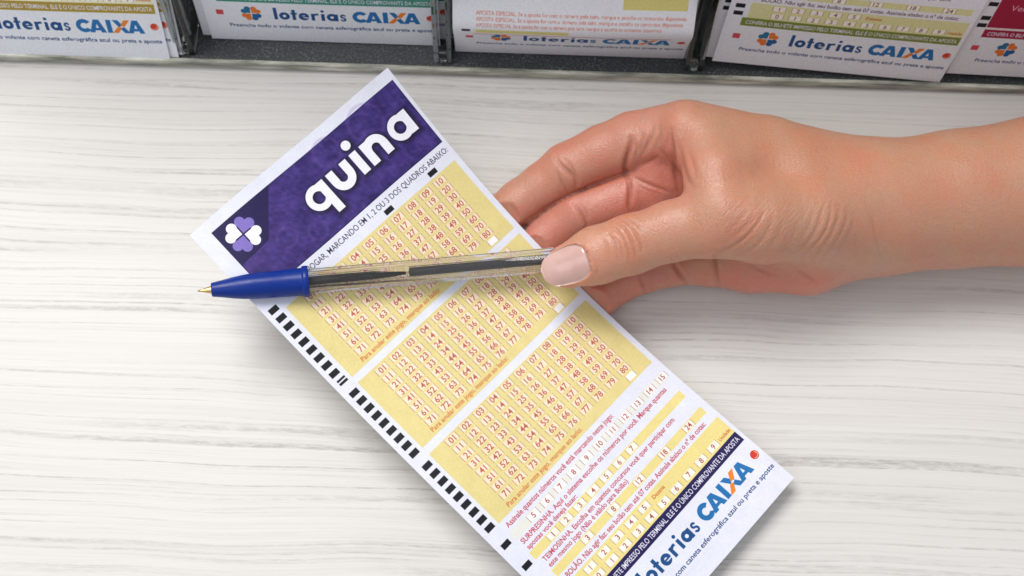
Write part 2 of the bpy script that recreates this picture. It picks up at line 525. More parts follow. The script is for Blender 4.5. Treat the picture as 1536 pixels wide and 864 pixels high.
def cloud(U, V, seed, sc):
    r = np.random.default_rng(seed)
    a = np.zeros(np.broadcast(U, V).shape, np.float32)
    for i in range(26):
        k = sc * (1.0 + 0.28 * i)
        t, ph = r.uniform(0, 6.28), r.uniform(0, 6.28)
        wob = 1.5 * np.sin(.35 * sc * (U * math.cos(t + 1) + V * math.sin(t + 1)) + ph * 2)
        a += np.sin(k * (U * math.cos(t) + V * math.sin(t)) + ph + wob) / (1 + .16 * i)
    return a / 5.0

def draw_main():
    S = Sheet(83, 188.8, 14)
    J, I, U, V = S.win(0, 0, 83, 188.8)
    # ink header with printed marbling
    x0, x1, y0, y1 = 5.4, 81.7, 4.0, 29.6
    J, I, U, V = S.win(x0, y0, x1, y1)
    c1 = cloud(U, V, 3, .45); c2 = cloud(U, V, 9, 1.1)
    t = np.clip(.45 + .42 * c1 + .24 * c2, 0, 1)[..., None]
    pk = np.clip(.30 * cloud(U, V, 21, .28) + .08 - (U - 20) / 90, 0, 1)[..., None]
    hc = np.array([40, 27, 90]) * (1 - t) + np.array([80, 62, 142]) * t
    hc = hc * (1 - .55 * pk) + np.array([122, 70, 150]) * .55 * pk
    S.a[J, I] = hc
    # faint pale rings printed in the marbling
    for cx, cy, r_ in ((22, 20.5, 3.2), (50, 8, 4.5), (66, 9, 6), (31, 25, 3)):
        S.sdf((cx - r_ - 1, cy - r_ - 1, cx + r_ + 1, cy + r_ + 1), ring(cx, cy, r_, .5), (120, 84, 160), soft=.8, alpha=.22)
    dk = (32, 22, 76)
    S.sdf((x0, y0, 30, 19), poly([(x0, y0), (29.0, y0), (17.2, 17.4), (x0, 18.1)]), dk, alpha=.88, pad=0)
    # dark outline along the block edges
    for bx in ((x0, y0, x1, y0 + .22), (x0, y1 - .22, x1, y1), (x0, y0, x0 + .22, y1), (x1 - .22, y0, x1, y1)):
        S.rect(*bx, (24, 14, 56), alpha=.8)
    clover_logo(S, 12.5, 10.9, 5.6, [(246, 246, 252), (128, 112, 190), (246, 246, 252), (128, 112, 190)], gap=.35)
    b, tp = 21.5, 13.35
    hw = 1.42
    q = union(ring(38.4, 17.4, 3.22, 1.12), seg(41.55, tp, 41.55, 25.1, hw))
    u_ = union(seg(45.85, tp, 45.85, 17.6, hw), seg(51.6, tp, 51.6, 17.6, hw), ring(48.72, 17.5, 2.88, hw - .06, lambda U, V: 17.5 - V))
    i_ = union(seg(55.95, tp, 55.95, b, hw), disc(56.05, 10.35, 1.62))
    n_ = union(seg(60.3, tp, 60.3, b, hw), seg(66.35, 17.3, 66.35, b, hw), ring(63.4, 17.3, 2.95, hw - .06, lambda U, V: V - 17.3))
    a_ = union(ring(73.75, 17.4, 3.22, 1.12), seg(77.1, tp, 77.1, b, hw))
    word = union(q, u_, i_, n_, a_)
    S.sdf((33, 8, 80, 27), lambda U, V: word(U - .35, V - .45) - .55, (20, 15, 40), soft=1.9, alpha=.97, pad=1)
    S.sdf((33, 8, 80, 27), word, (238, 238, 248), pad=1)
    S.text('JOGAR, MARCANDO EM 1, 2 OU 3 DOS QUADROS ABAIXO:', 20.2, 33.3, 1.95, (40, 42, 62), x1=81.3, bold=.004)
    Y = (224, 208, 142)
    dig = (182, 88, 60)
    for n, (a0, a1, r0, rp) in enumerate(((36.8, 66.7, 39.0, 3.28), (69.2, 98.0, 71.3, 3.17), (100.8, 130.8, 102.5, 3.33))):
        S.rect(6.5, a0, 80.9, a1, Y, soft=.25)
        for r in range(8):
            for c in range(10):
                k = r * 10 + c + 1
                box_num(S, '%02d' % k, 15.1 + c * 6.34, r0 + r * rp, dig, (243, 222, 200), w=4.5, h=2.4, cap=2.0)
        x, y = 72.2, r0 + 8 * rp - .2
        box_num(S, '', x, y, dig, (246, 244, 246), w=3.6)
        S.text('Para anular este jogo, marque ao lado:', 12.4, a1 - 1.1, 1.6, (205, 106, 48), x1=47, bold=.014)
    for k in range(9): S.rect(1.6, 33.95 + 3.4 * k, 4.9, 35.9 + 3.4 * k, (16, 17, 24))
    S.rect(1.9, 64.5, 5.1, 65.2, (16, 17, 24)); S.rect(1.9, 65.65, 5.1, 66.5, (16, 17, 24))
    for k in range(9): S.rect(1.9, 69.85 + 3.31 * k, 5.1, 71.8 + 3.31 * k, (16, 17, 24))
    for k in range(9): S.rect(2.0, 101.95 + 3.34 * k, 5.2, 103.9 + 3.34 * k, (16, 17, 24))
    for u in (52.7, 72.3): S.rect(u - 1.7, 34.35, u + 1.7, 36.1, (20, 20, 28))
    draw_lower(S, dict(text=(190, 84, 96), yellow=(230, 214, 140), digit=(160, 70, 60)))
    draw_footer(S, dict(band=(28, 20, 78)))
    # press grain: faint mottling of paper and ink
    n = rng.normal(0, 1, (S.H // 6 + 1, S.W // 6 + 1)).astype(np.float32)
    n = np.kron(n, np.ones((6, 6), np.float32))[:S.H, :S.W]
    n = (n + np.roll(n, 3, 0) + np.roll(n, 3, 1) + np.roll(n, (2, 2), (0, 1))) / 4
    n2 = rng.normal(0, 1, (S.H // 40 + 1, S.W // 40 + 1)).astype(np.float32)
    n2 = np.kron(n2, np.ones((40, 40), np.float32))[:S.H, :S.W]
    for sft in (10, 20): n2 = (n2 + np.roll(n2, sft, 0) + np.roll(n2, sft, 1) + np.roll(n2, -sft, 0)) / 4
    S.a += (2.0 * n + 2.0 * n2)[..., None]
    return S.image('print_main_slip')

def draw_spare(name, P):
    S = Sheet(83, 188.8, 9, v0=118.0, bg=(228, 230, 238))
    if P.get('lines'):
        for k, w_ in enumerate((80, 79, 72)):
            S.text('APOSTA ESPECIAL. Se a aposta for com o número pela teim. marque e escolha os concursos disponíveis', 8, 161.5 + 2.3 * k, 1.5, P['text'], x1=w_, bold=.006)
        S.rect(3, 167.4, 6, 168.7, (20, 20, 26))
        S.rect(7.8, 167.4, 40, 169.6, P['yellow'])
        S.rect(58, 152, 80, 158, P['yellow'])
        S.rect(7, 171.0, 76, 171.5, (205, 70, 60))
    else:
        S.rect(5.4, 118, 81.7, 131, P['yellow'])
        draw_lower(S, P)
    if P.get('block'):
        S.rect(5.4, 150, 81.7, 164.5, P['block'])
        S.text('Verifique o seu bilhete e o número da aposta', 10, 156, 2.6, (225, 170, 185), x1=76)
        S.text('no portal das lotéricas antes de pagar', 20, 161, 2.6, (225, 170, 185), x1=72)
    draw_footer(S, P)
    n = rng.normal(0, 1, (S.H // 4 + 1, S.W // 4 + 1)).astype(np.float32)
    S.a += 3.0 * np.kron(n, np.ones((4, 4), np.float32))[:S.H, :S.W, None]
    return S.image(name)

def paper_mat(name, im, v_lo=0.0):
    m = NT(name)
    uv = m.n('ShaderNodeUVMap', uv_map='print')
    tx = m.n('ShaderNodeTexImage', interpolation='Linear', extension='EXTEND')
    tx.image = im
    m.t.links.new(uv.outputs[0], tx.inputs[0])
    n = m.noise(m.coords(), 1500, 4, .65)
    m.p(Base_Color=tx.outputs[0], Roughness=0.52, Normal=m.bump(n, 0.18, 0.0001))
    m.b.inputs['Specular IOR Level'].default_value = 0.3
    return m.m

# ------------------------------------------------------------------ betting slip (one bent sheet)
TW, TL = 83.0, 190.2
CO = np.array([[-6.0117, -27.5679, 3.7645], [69.7229, -63.6077, -10.6654], [2.1902, 0.5908, 9.2281], [-1.0729, 0.6309, -4.5776], [-0.1609, -0.6352, -1.2598],
 [54.5888, 61.5373, -10.874], [-1.2912, 0.4748, -2.5046], [2.4673, -0.1449, 13.4228], [-0.5499, 1.4208, -0.3649], [0.1673, -1.3037, -0.0932],
 [-0.0197, -0.0482, -0.2117], [-0.4854, -0.0978, -3.9142], [0.6272, -0.1786, 2.4441], [-0.476, 1.1939, 1.9187], [-0.2637, -0.297, -1.193]])
def slip(u, v, lift=0.0):
    a = np.asarray(u) / TW - .5; b = np.asarray(v) / 95 - 1
    B = np.stack([a ** i * b ** j for i in range(3) for j in range(5)], -1)
    P = (B @ CO) * .001
    P[..., 2] += .011 + lift + .0006 * np.sin(np.asarray(v) / 15.0 + np.asarray(u) / 21.0) * np.sin(np.asarray(u) / 17.0 + 1.0)
    return P
def rim_faces(P, uv, q, loop, n, flip):
    """side faces of a thin sheet with vertices of their own, so its two faces shade flat up to the edge"""
    loop = np.array(loop); k = len(loop); base = len(P)
    P = np.concatenate([P, P[loop], P[loop + n]]); uv = np.concatenate([uv, uv[loop], uv[loop + n]])
    for i in range(k):
        a, b = base + i, base + (i + 1) % k
        q.append([b, a, a + k, b + k] if flip else [a, b, b + k, a + k])
    return P, uv
def slip_patch(name, x0, y0, x1, y1, mat, parent, lift, step=2.0, closed=False):
    nu, nv = max(2, int((x1 - x0) / step) + 1), max(2, int((y1 - y0) / step) + 1)
    U, V = np.meshgrid(np.linspace(x0, x1, nu), np.linspace(y0, y1, nv))
    P = slip(U, V, lift).reshape(-1, 3)
    uv = np.stack([U.ravel() / TW, 1 - V.ravel() / TL], 1)
    idx = np.arange(nu * nv).reshape(nv, nu)
    q = np.stack([idx[1:, :-1], idx[1:, 1:], idx[:-1, 1:], idx[:-1, :-1]], -1).reshape(-1, 4).tolist()
    if closed:
        n = nu * nv
        Pb = slip(U, V, lift - 0.00014).reshape(-1, 3)
        P = np.concatenate([P, Pb]); uv = np.concatenate([uv, uv])
        q += [[a + n for a in f[::-1]] for f in q]
        loop = list(idx[0, :]) + list(idx[1:, -1]) + list(idx[-1, -2::-1]) + list(idx[-2:0:-1, 0])
        P, uv = rim_faces(P, uv, q, loop, n, False)
    return mesh_obj(name, P, q, mat, parent, uv=uv)

main_mat = paper_mat('printed_slip_paper', draw_main())
t = empty('lottery_slip', tuple(slip(TW / 2, TL / 2)))
bpy.context.view_layer.update()
tag(t, 'long purple and yellow betting slip with quina header, pinched between thumb and fingers', 'betting slip')
kids = [slip_patch('paper', 0, 0, TW, TL, main_mat, None, 0, closed=True)]
for nm, bx in (('header_panel', (5.4, 4.0, 81.7, 29.6)), ('number_panel', (6.5, 36.8, 80.9, 66.7)), ('number_panel', (6.5, 69.2, 80.9, 98.0)),
               ('number_panel', (6.5, 100.8, 80.9, 130.8)), ('choice_panel', (6.2, 135.0, 81.7, 165.5)), ('footer_band', (5.4, 165.5, 81.7, 169.4)),
               ('logo_strip', (3.8, 170.5, 82.4, 183.5))):
    bx = (bx[0], bx[1] * TL / 188.8, bx[2], bx[3] * TL / 188.8)
    kids.append(slip_patch(nm, *bx, main_mat, None, 0.00003))
def adopt(parent, kids):
    off = Vector(parent.location)
    for k in kids:
        k.data.transform(Matrix.Translation(-off))
        k.parent = parent
adopt(t, kids)

# ------------------------------------------------------------------ ballpoint pen
def lathe(prof, n=48, hexagon=False):
    V, Fc = [], []
    for x, r in prof:
        for k in range(n):
            a = 2 * math.pi * k / n
            rr = r
            if hexagon:
                s_ = (a + math.pi / 6) % (math.pi / 3) - math.pi / 6
                rr = min(r / math.cos(s_) , r * 1.105)
            V.append((x, rr * math.cos(a), rr * math.sin(a)))
    m_ = len(prof)
    for i in range(m_ - 1):
        for k in range(n):
            a, b = i * n + k, i * n + (k + 1) % n
            Fc.append((a, b, b + n, a + n))
    return V, Fc
def capped(prof, **k):
    V, Fc = lathe(prof, **k)
    n = k.get('n', 48)
    Fc.append(tuple(range(n))[::-1]); Fc.append(tuple(range(len(V) - n, len(V))))
    return V, Fc
A = Vector(at(297, 436.5, 0.0355)); B = Vector(at(822, 390.0, 0.0192))
pen = empty('ballpoint_pen', A)
tag(pen, 'clear hexagonal ballpoint pen with blue nose cone and black ink, held under the thumb', 'pen')
d_ = (B - A).normalized()
y_ = d_.cross(Vector((0, 0, 1))).normalized(); z_ = d_.cross(y_)
pen.rotation_euler = Matrix((d_, y_, z_)).transposed().to_euler()
mm = lambda pr: [(a * .001, b * .001) for a, b in pr]
def pen_part(name, vf, mat, smooth=True):
    o = mesh_obj(name, vf[0], vf[1], mat, pen, smooth)
    return o
V, Fc = capped(mm([(0.3, .22), (0.9, .42), (1.3, .5), (4.3, 1.35), (4.6, 1.4), (6, 1.4)]), n=32)
pen_part('writing_tip', (V, Fc), MAT['brass'])
V, Fc = capped(mm([(-.15, .05), (0, .22), (.2, .32), (.45, .34)]), n=20)
pen_part('tip_ball', (V, Fc), MAT['steel'])
V, Fc = capped(mm([(4.0, 1.4), (4.02, 1.85), (4.15, 2.15), (4.5, 2.25), (7.5, 2.75), (10.5, 3.35), (14, 3.85), (18, 4.1), (24, 4.25), (31.6, 4.42), (32.0, 4.5), (32.15, 4.85), (32.4, 4.98), (33.7, 4.98), (33.95, 4.85), (34.0, 4.2), (34.0, 2.6)]), n=64)
pen_part('nose_cone', (V, Fc), MAT['blue'])
# hexagonal barrel: outer hexagon, round bore, closed as one solid
Vo, Fo = lathe(mm([(33.9, 3.62), (146.5, 3.62)]), n=72, hexagon=True)
Vi, Fi = lathe(mm([(33.9, 2.75), (146.5, 2.75)]), n=72)
n_ = len(Vo)
Fc = Fo + [tuple(x + n_ for x in f[::-1]) for f in Fi]
for k in range(72):
    k2 = (k + 1) % 72
    Fc.append((k2, k, k + n_, k2 + n_)); Fc.append((72 + k, 72 + k2, 72 + k2 + n_, 72 + k + n_))
bar = pen_part('barrel', (Vo + Vi, Fc), MAT['barrel'], smooth=False)
for k in range(72, 144): bar.data.polygons[k].use_smooth = True
pen_part('ink', capped(mm([(34.05, 1.55), (46, 1.5), (55, 1.42), (61, 1.05), (65, .6), (65.1, .2)]), n=24), MAT['ink'])
pen_part('ink', capped(mm([(66.2, .3), (66.3, 1.5), (66.6, 1.55), (138, 1.55)]), n=24), MAT['ink'])
pen_part('end_plug', capped(mm([(146.5, 3.2), (146.6, 3.9), (147.4, 3.9), (148.2, 3.2)]), n=40), MAT['blue'])

# ------------------------------------------------------------------ slip dispenser
ZF = 0.0035
y_lip = at(768, 107.0, 0.0042)[1]
disp = empty('slip_dispenser', (0, y_lip, 0))
tag(disp, 'long clear acrylic slip dispenser with black dusty base along the top edge', 'dispenser')
def bxo(name, x0, x1, y0, y1, z0, z1, mat, bev=0.0, shear=0.0, xs=0.0):
    V = [(x + (z - z0) * xs, y + (z - z0) * shear, z) for x in (x0, x1) for y in (y0, y1) for z in (z0, z1)]
    V = [(a, b - y_lip, c) for a, b, c in V]
    Fc = [(0, 1, 3, 2), (4, 6, 7, 5), (0, 4, 5, 1), (2, 3, 7, 6), (0, 2, 6, 4), (1, 5, 7, 3)]
    o = mesh_obj(name, V, Fc, mat, disp, smooth=False)
    if bev:
        b = o.modifiers.new('bevel', 'BEVEL'); b.width = bev; b.segments = 2
    return o
XL, XR = -0.33, 0.33
bxo('base_plate', XL, XR, y_lip + .0014, y_lip + .085, 0.0006, ZF, MAT['base'])
bxo('front_lip', XL, XR, y_lip - .0004, y_lip + .0012, 0.0004, 0.0043, MAT['lip'], .0004)
SH = math.tan(math.radians(12))
bxo('back_panel', XL, XR, y_lip + .058, y_lip + .060, ZF + .0002, 0.17, MAT['base'], shear=SH)
walls = []
for px in (-110, 278, 664, 1040, 1402, 1790):
    x = at(px, 104 + (px - 768) * .0325, .004)[0]
    for s_ in (-1, 1):
        bxo('divider', x + s_ * .0024 - .0009, x + s_ * .0024 + .0009, y_lip + .0026, y_lip + .0575, ZF + .0003, 0.075, MAT['acrylic'], .0003, shear=SH)
for px in (278, 664, 1040, 1402):
    x = at(px, 104 + (px - 768) * .0325, .004)[0]
    bxo('divider_foot', x - .0012, x + .0012, y_lip + .0026, y_lip + .0060, ZF + .0003, ZF + .004, MAT['acrylic'], .0003)

def lean_sheet(name, bl, yaw, roll, prof, mat, thick=.00013, nx=10):
    """sheet standing in a pocket: bl = bottom-left corner; prof = list of (distance up the sheet, lean from vertical in degrees)"""
    pts = [(0.0, 0.0, 0.0)]
    L = 0.0
    for ln, ang in prof:
        s0, y0, z0 = pts[-1]
        a = math.radians(ang)
        pts.append((s0 + ln, y0 + ln * math.sin(a), z0 + ln * math.cos(a)))
    P, uv = [], []
    cr, sr = math.cos(roll), math.sin(roll)
    for s0, y0, z0 in pts:
        for i in range(nx + 1):
            w = i / nx * TW * .001
            bow = 0.0006 * math.sin(math.pi * i / nx) * min(1, s0 / .05)
            xx = w * cr - s0 * sr; up = w * sr
            P.append((xx, y0 + up * math.sin(math.radians(12)) - bow, z0 + up * math.cos(math.radians(12))))
            uv.append((i / nx, (s0 * 1000) / (188.8 - 118.0)))
    P = np.array(P)
    c, s_ = math.cos(yaw), math.sin(yaw)
    P = np.stack([P[:, 0] * c - P[:, 1] * s_, P[:, 0] * s_ + P[:, 1] * c, P[:, 2]], 1)
    ny = len(pts)
    idx = np.arange(ny * (nx + 1)).reshape(ny, nx + 1)
    q = np.stack([idx[:-1, :-1], idx[:-1, 1:], idx[1:, 1:], idx[1:, :-1]], -1).reshape(-1, 4).tolist()
    n = len(P)
    Pb = P + np.array([0, thick, thick * .2])
    q += [[a + n for a in f[::-1]] for f in q]
    loop = list(idx[0, :]) + list(idx[1:, -1]) + list(idx[-1, -2::-1]) + list(idx[-2:0:-1, 0])
    P2, uv2 = rim_faces(np.concatenate([P, Pb]), np.array(uv + uv), q, loop, n, True)
    o = mesh_obj(name, P2, q, mat, None, uv=uv2)
    o.location = bl
    return o

flat = [(.0118, 12)] * 16
laid = [(.010, 24)] * 5 + [(.008, 18)] + [(.0118, 12)] * 12
def with_px_right(px_r, py_r):
    p = at(px_r, py_r, ZF + .0006)
    return (p[0] - TW * .001, p[1], p[2])
def with_px_left(px_l, py_l):
    return tuple(at(px_l, py_l, ZF + .0006))
gold = dict(text=(190, 90, 90), yellow=(232, 228, 196), digit=(190, 110, 105), band=(168, 142, 48))
teal = dict(text=(190, 90, 90), yellow=(214, 226, 214), digit=(150, 90, 90), band=(60, 140, 120))
oran = dict(text=(214, 120, 95), yellow=(214, 205, 130), digit=(170, 90, 70), lines=True)
green = dict(text=(120, 100, 110), yellow=(218, 216, 160), digit=(110, 90, 80), band=(118, 134, 50))
wine = dict(text=(170, 60, 90), yellow=(226, 218, 220), digit=(150, 60, 80), band=(158, 24, 62), block=(158, 24, 62))
pads = [
    ('gold banded slip leaning foremost in the far left pocket', gold, with_px_right(255.5, 89.0), 0, 0, laid, [(.0030, .0004, 0), (.0045, -.001, 0.004), (.0006, .0018, 0)]),
    ('slip foremost in the second pocket, teal edge just above its clover logo', teal, with_px_left(318.5, 57.5), 0, 0, flat, [(-.0034, .0009, 0), (.0045, .0018, 0), (-.002, .0027, .006)]),
    ('slip with orange text whose bottom bulges forward in the middle pocket', oran, with_px_left(683, 77), 0.0, 0, [(.005, -2), (.005, -7), (.0045, -12), (.0035, -15), (.0015, -14), (.0015, -4), (.0015, 12), (.002, 28), (.004, 36), (.006, 34), (.01, 26), (.015, 20)] + [(.0118, 12)] * 12, [(.0008, .0035, 0), (-.0005, .0045, 0)]),
    ('green banded slip leaning askew in the pocket above the wrist', green, with_px_left(1068, 91.0), -.036, -.045, flat, [(-.0035, .0012, .01), (-.0015, .0024, .02), (.001, .0036, -.01)]),
    ('wine red banded slip in the far right pocket, cut by the frame', wine, with_px_left(1417, 109.5), 0, -.03, flat, [(.0015, .0012, 0), (-.001, .0024, .01)]),
]
for lab, pal, bl, yaw, roll, prof, extra in pads:
    mat = paper_mat('spare_slip_paper', draw_spare('print_spare_slip', pal))
    if roll: bl = (bl[0], bl[1], bl[2] + abs(math.sin(roll)) * TW * .001 * .0)
    o = lean_sheet('spare_slip', bl, yaw, roll, prof, mat)
    if roll:
        lift = max(0, -math.sin(roll)) * TW * .001 * math.cos(math.radians(12))
        pl = pix(np.array(bl))
        o.location = at(pl[0], pl[1], ZF + .0006 + lift)
    tag(o, lab, 'betting slip', 'spare slips in the dispenser pockets')
    word = lab.split(' ')[0]
    place = {'gold': 'far left pocket', 'slip': 'teal edged pocket', 'green': 'green banded pocket', 'wine': 'wine red pocket'}[word] if prof in (flat, laid) else 'middle pocket'
    extra = list(extra) + [(random.uniform(-.003, .003), .004 + .0012 * k, 0) for k in range(5 - len(extra))]
    for n, (dx, dy, r2) in enumerate(extra):
        if prof not in (flat, laid):
            o2 = lean_sheet('spare_slip', bl, yaw, roll, flat, mat)
        else:
            o2 = o.copy(); COL.objects.link(o2)
        o2.location = (o.location[0] + dx, o.location[1] + abs(dy) + .0005 * (n + 1), o.location[2])
        tag(o2, ('second', 'third', 'fourth', 'fifth', 'sixth')[n] + ' slip from the front in the ' + place + ' of the dispenser', 'betting slip', 'spare slips in the dispenser pockets')

# ------------------------------------------------------------------ hand and forearm (one continuous sculpted surface)
def J(px, py, z, rpx):
    """joint: pixel, height in mm, radius in pixels -> mm position and mm radius"""
    P = at(px, py, z * .001)
    dep = (P - CP) @ dv
    return (P * 1000.0, rpx * dep * 1000.0 / F)

CH = dict(
 # forearm and palm, blended softly
 body=(7.0, [
  [(2500, 258, 30, 138), (1900, 262, 28, 128), (1560, 287, 25, 112), (1430, 299, 24, 102), (1325, 311, 24, 100), (1270, 316, 24, 98)],
  [(1290, 262, 28, 52), (1150, 224, 33, 48), (1032, 196, 37, 46)],
  [(1290, 290, 21, 50), (1150, 262, 22, 50), (1028, 250, 22, 42)],
  [(1290, 320, 18, 55), (1160, 310, 16, 56), (1040, 318, 14, 44)],
  [(1300, 350, 18, 58), (1210, 373, 17, 68), (1125, 383, 14, 55), (1064, 389, 12, 41)],
 ]),
 thenar=(6.0, [
  [(1290, 310, 30, 70), (1215, 326, 35, 68), (1140, 332, 39, 62), (1075, 334, 41, 49)],
  [(1080, 334, 41, 48), (1010, 346, 38, 44), (945, 367, 34, 43.5), (895, 383, 31, 42), (853, 398.5, 28.6, 34)],
 ]),
 fill=(6.0, [
  [(1290, 275, 31, 52), (1190, 262, 35, 52), (1110, 250, 37, 48), (1060, 235, 39, 42)],
 ]),
 web=(6.0, [
  [(1052, 205, 41, 36), (1074, 262, 43, 46), (1082, 315, 43, 50)],
 ]),
 pad=(3.5, [
  [(992, 205, 29, 38), (984, 256, 22, 38), (985, 305, 16, 36)],
 ]),
)
FING = [
  ('index', [(1022, 194, 35, 44), (950, 209, 28, 42.5), (905, 226, 24, 40.0), (851, 253, 19.5, 39.5), (815, 278, 15.5, 35), (780, 302, 12.5, 33.5), (748, 326, 10.0, 31), (722, 346, 8.6, 24)]),
  ('middle', [(1010, 262, 22, 40), (930, 297, 17, 38), (872, 318, 14.0, 37.5), (838, 341, 9.8, 34), (818, 357, 8.2, 32), (792, 386, 7.0, 29), (778, 404, 6.2, 24)]),
  ('ring', [(1030, 318, 15, 42), (935, 372, 10.5, 36), (885, 398, 8.0, 34), (850, 425, 6.2, 31), (826, 448, 4.8, 26)]),
  ('little', [(1064, 388, 12, 40), (1012, 396, 10.5, 33), (958, 411, 9.2, 31), (930, 425, 7.0, 29), (900, 447, 5.4, 28), (872, 472, 4.4, 25)]),
]
TIP = np.array(J(853, 398.5, 28.6, 1)[0]); IP_ = np.array(J(945, 367, 34, 1)[0])
T_AX = (TIP - IP_) / np.linalg.norm(TIP - IP_)
NRM = np.array([-0.10, -0.30, 0.95]); NRM -= T_AX * (NRM @ T_AX); NRM /= np.linalg.norm(NRM)
T_SD = np.cross(NRM, T_AX)

XW = J(1052, 250, 41, 1)[0][0]
def rcone(P, a, b, ra, rb):
    ba = b - a; l2 = float(ba @ ba)
    h = np.clip(((P - a) @ ba) / l2, 0, 1)
    # smoother radius profile than a straight cone
    q = P - a - h[:, None] * ba
    return np.sqrt((q * q).sum(1)) - (ra + (rb - ra) * h)
def smin(a, b, k):
    h = np.clip(k - abs(a - b), 0, None) / k
    return np.minimum(a, b) - h * h * h * k / 6.0
def chain(P, pts, k=3.0, squash=None):
    js = [J(*p) for p in pts]
    if squash is not None:
        n, f, o = squash
        P = P + np.outer((P - o) @ n, n) * (f - 1)
        js = [(p + n * ((p - o) @ n) * (f - 1), r) for p, r in js]
    d = None
    for (a, ra), (b, rb) in zip(js[:-1], js[1:]):
        e = rcone(P, a, b, ra, rb)
        d = e if d is None else smin(d, e, k)
    return d
def hand_sdf(P):
    P = P.astype(np.float64)
    kb, cs = CH['body']
    d = None
    for c in cs:
        e = chain(P, c, 4.0)
        d = e if d is None else smin(d, e, kb)
    d = smin(d, chain(P, CH['pad'][1][0], 3.0), 5.0)
    d = smin(d, chain(P, CH['thenar'][1][0], 4.0), 9.0)
    d = smin(d, chain(P, CH['fill'][1][0], 4.0), 10.0)
    fd = None
    for nm, c in FING:
        e = chain(P, c, 2.0, squash=(np.array([0., 0, 1]), 1.22, np.array([0., 0, 0])))
        fd = e if fd is None else smin(fd, e, .6)
    d = smin(d, fd, 3.0)
    w = chain(P, CH['web'][1][0], 5.0)
    kw = 2.4 + 9.0 * np.clip((P[:, 0] - XW) / 14.0, 0, 1)
    hw_ = np.clip(kw - abs(d - w), 0, None) / kw
    d = np.minimum(d, w) - hw_ ** 3 * kw / 6.0
    th = chain(P, CH['thenar'][1][1], 4.0, squash=(NRM, 1.22, TIP))
    # pad bulge under the thumb tip
    # thumb root belongs to the web and palm, its far half stays clear of the fingers
    away = np.clip(((P - J(1010, 346, 38, 1)[0]) @ T_AX) / 14.0, 0, 1)
    k = 7.0 - 6.4 * away
    h = np.clip(k - abs(d - th), 0, None) / k
    d = np.minimum(d, th) - h * h * h * k / 6.0
    # everything rests on the counter: flattened where it touches
    return np.maximum(d, 0.35 - P[:, 2])

def grid_sdf(lo, hi, h):
    n = np.ceil((hi - lo) / h).astype(int) + 1
    ax = [lo[i] + h * np.arange(n[i]) for i in range(3)]
    # coarse pass, then exact values only near the surface
    c = 5
    nc = (n - 1) // c + 2
    axc = [lo[i] + h * c * np.arange(nc[i]) for i in range(3)]
    G = np.stack(np.meshgrid(*axc, indexing='ij'), -1).reshape(-1, 3)
    dc = hand_sdf(G).reshape(nc)
    near = abs(dc) < h * c * 2.0
    blk = near[:-1, :-1, :-1].copy()
    for i in (0, 1):
        for j in (0, 1):
            for k in (0, 1):
                blk |= near[i:i + nc[0] - 1, j:j + nc[1] - 1, k:k + nc[2] - 1]
    big = (nc - 1) * c + 1
    vol = np.repeat(np.repeat(np.repeat(dc[:-1, :-1, :-1], c, 0), c, 1), c, 2)
    mask = np.repeat(np.repeat(np.repeat(blk, c, 0), c, 1), c, 2)
    vol = vol[:n[0], :n[1], :n[2]]; mask = mask[:n[0], :n[1], :n[2]]
    I = np.argwhere(mask)
    vol = vol.copy()
    P = lo + h * I
    out = np.empty(len(P))
    for s_ in range(0, len(P), 400000):
        out[s_:s_ + 400000] = hand_sdf(P[s_:s_ + 400000])
    vol[mask] = out
    return vol
def surface_nets(vol, lo, h):
    ins = vol < 0
    s = [ins[i:ins.shape[0] - 1 + i, j:ins.shape[1] - 1 + j, k:ins.shape[2] - 1 + k] for i in (0, 1) for j in (0, 1) for k in (0, 1)]
    cnt = sum(x.astype(np.int8) for x in s)
    act = (cnt > 0) & (cnt < 8)
    idx = -np.ones(act.shape, np.int64)
    C = np.argwhere(act)
    idx[act] = np.arange(len(C))
    acc = np.zeros((len(C), 3)); num = np.zeros(len(C))
    cor = [(i, j, k) for i in (0, 1) for j in (0, 1) for k in (0, 1)]
    for a in cor:
        for b in cor:
            if sum(b) - sum(a) == 1 and all(y >= x for x, y in zip(a, b)):
                va = vol[tuple((C + a).T)]; vb = vol[tuple((C + b).T)]
                m = (va < 0) != (vb < 0)
                t = np.where(m, va / np.where(m, va - vb, 1), 0)
                p = np.array(a) + t[:, None] * (np.array(b) - np.array(a))
                acc[m] += p[m]; num[m] += 1
    V = lo + h * (C + acc / num[:, None])
    Q = []
    for ax in range(3):
        e = [0, 0, 0]; e[ax] = 1
        sl = tuple(slice(0, -1) if i == ax else slice(1, -1) for i in range(3))
        A_ = ins[tuple(slice(0, -1) if i == ax else slice(None) for i in range(3))]
        B_ = ins[tuple(slice(1, None) if i == ax else slice(None) for i in range(3))]
        X = np.argwhere(A_ != B_)
        o1, o2 = [i for i in range(3) if i != ax]
        X = X[(X[:, o1] > 0) & (X[:, o2] > 0) & (X[:, o1] < idx.shape[o1]) & (X[:, o2] < idx.shape[o2])]
        def g(d1, d2):
            Y = X.copy(); Y[:, o1] -= d1; Y[:, o2] -= d2
            return idx[tuple(Y.T)]
        q = np.stack([g(1, 1), g(0, 1), g(0, 0), g(1, 0)], 1)
        fl = A_[tuple(X.T)]
        if ax == 1: fl = ~fl
        q[~fl] = q[~fl][:, ::-1]
        Q.append(q)
    Q = np.concatenate(Q)
    return V, Q[(Q >= 0).all(1)]
def newton(V, it=2):
    for _ in range(it):
        d = hand_sdf(V); g = np.empty_like(V); e = .05
        for i in range(3):
            W_ = V.copy(); W_[:, i] += e
            g[:, i] = (hand_sdf(W_) - d) / e
        V = V - g * (d / np.maximum((g * g).sum(1), .3))[:, None]
    return V, g / np.linalg.norm(g, axis=1)[:, None]
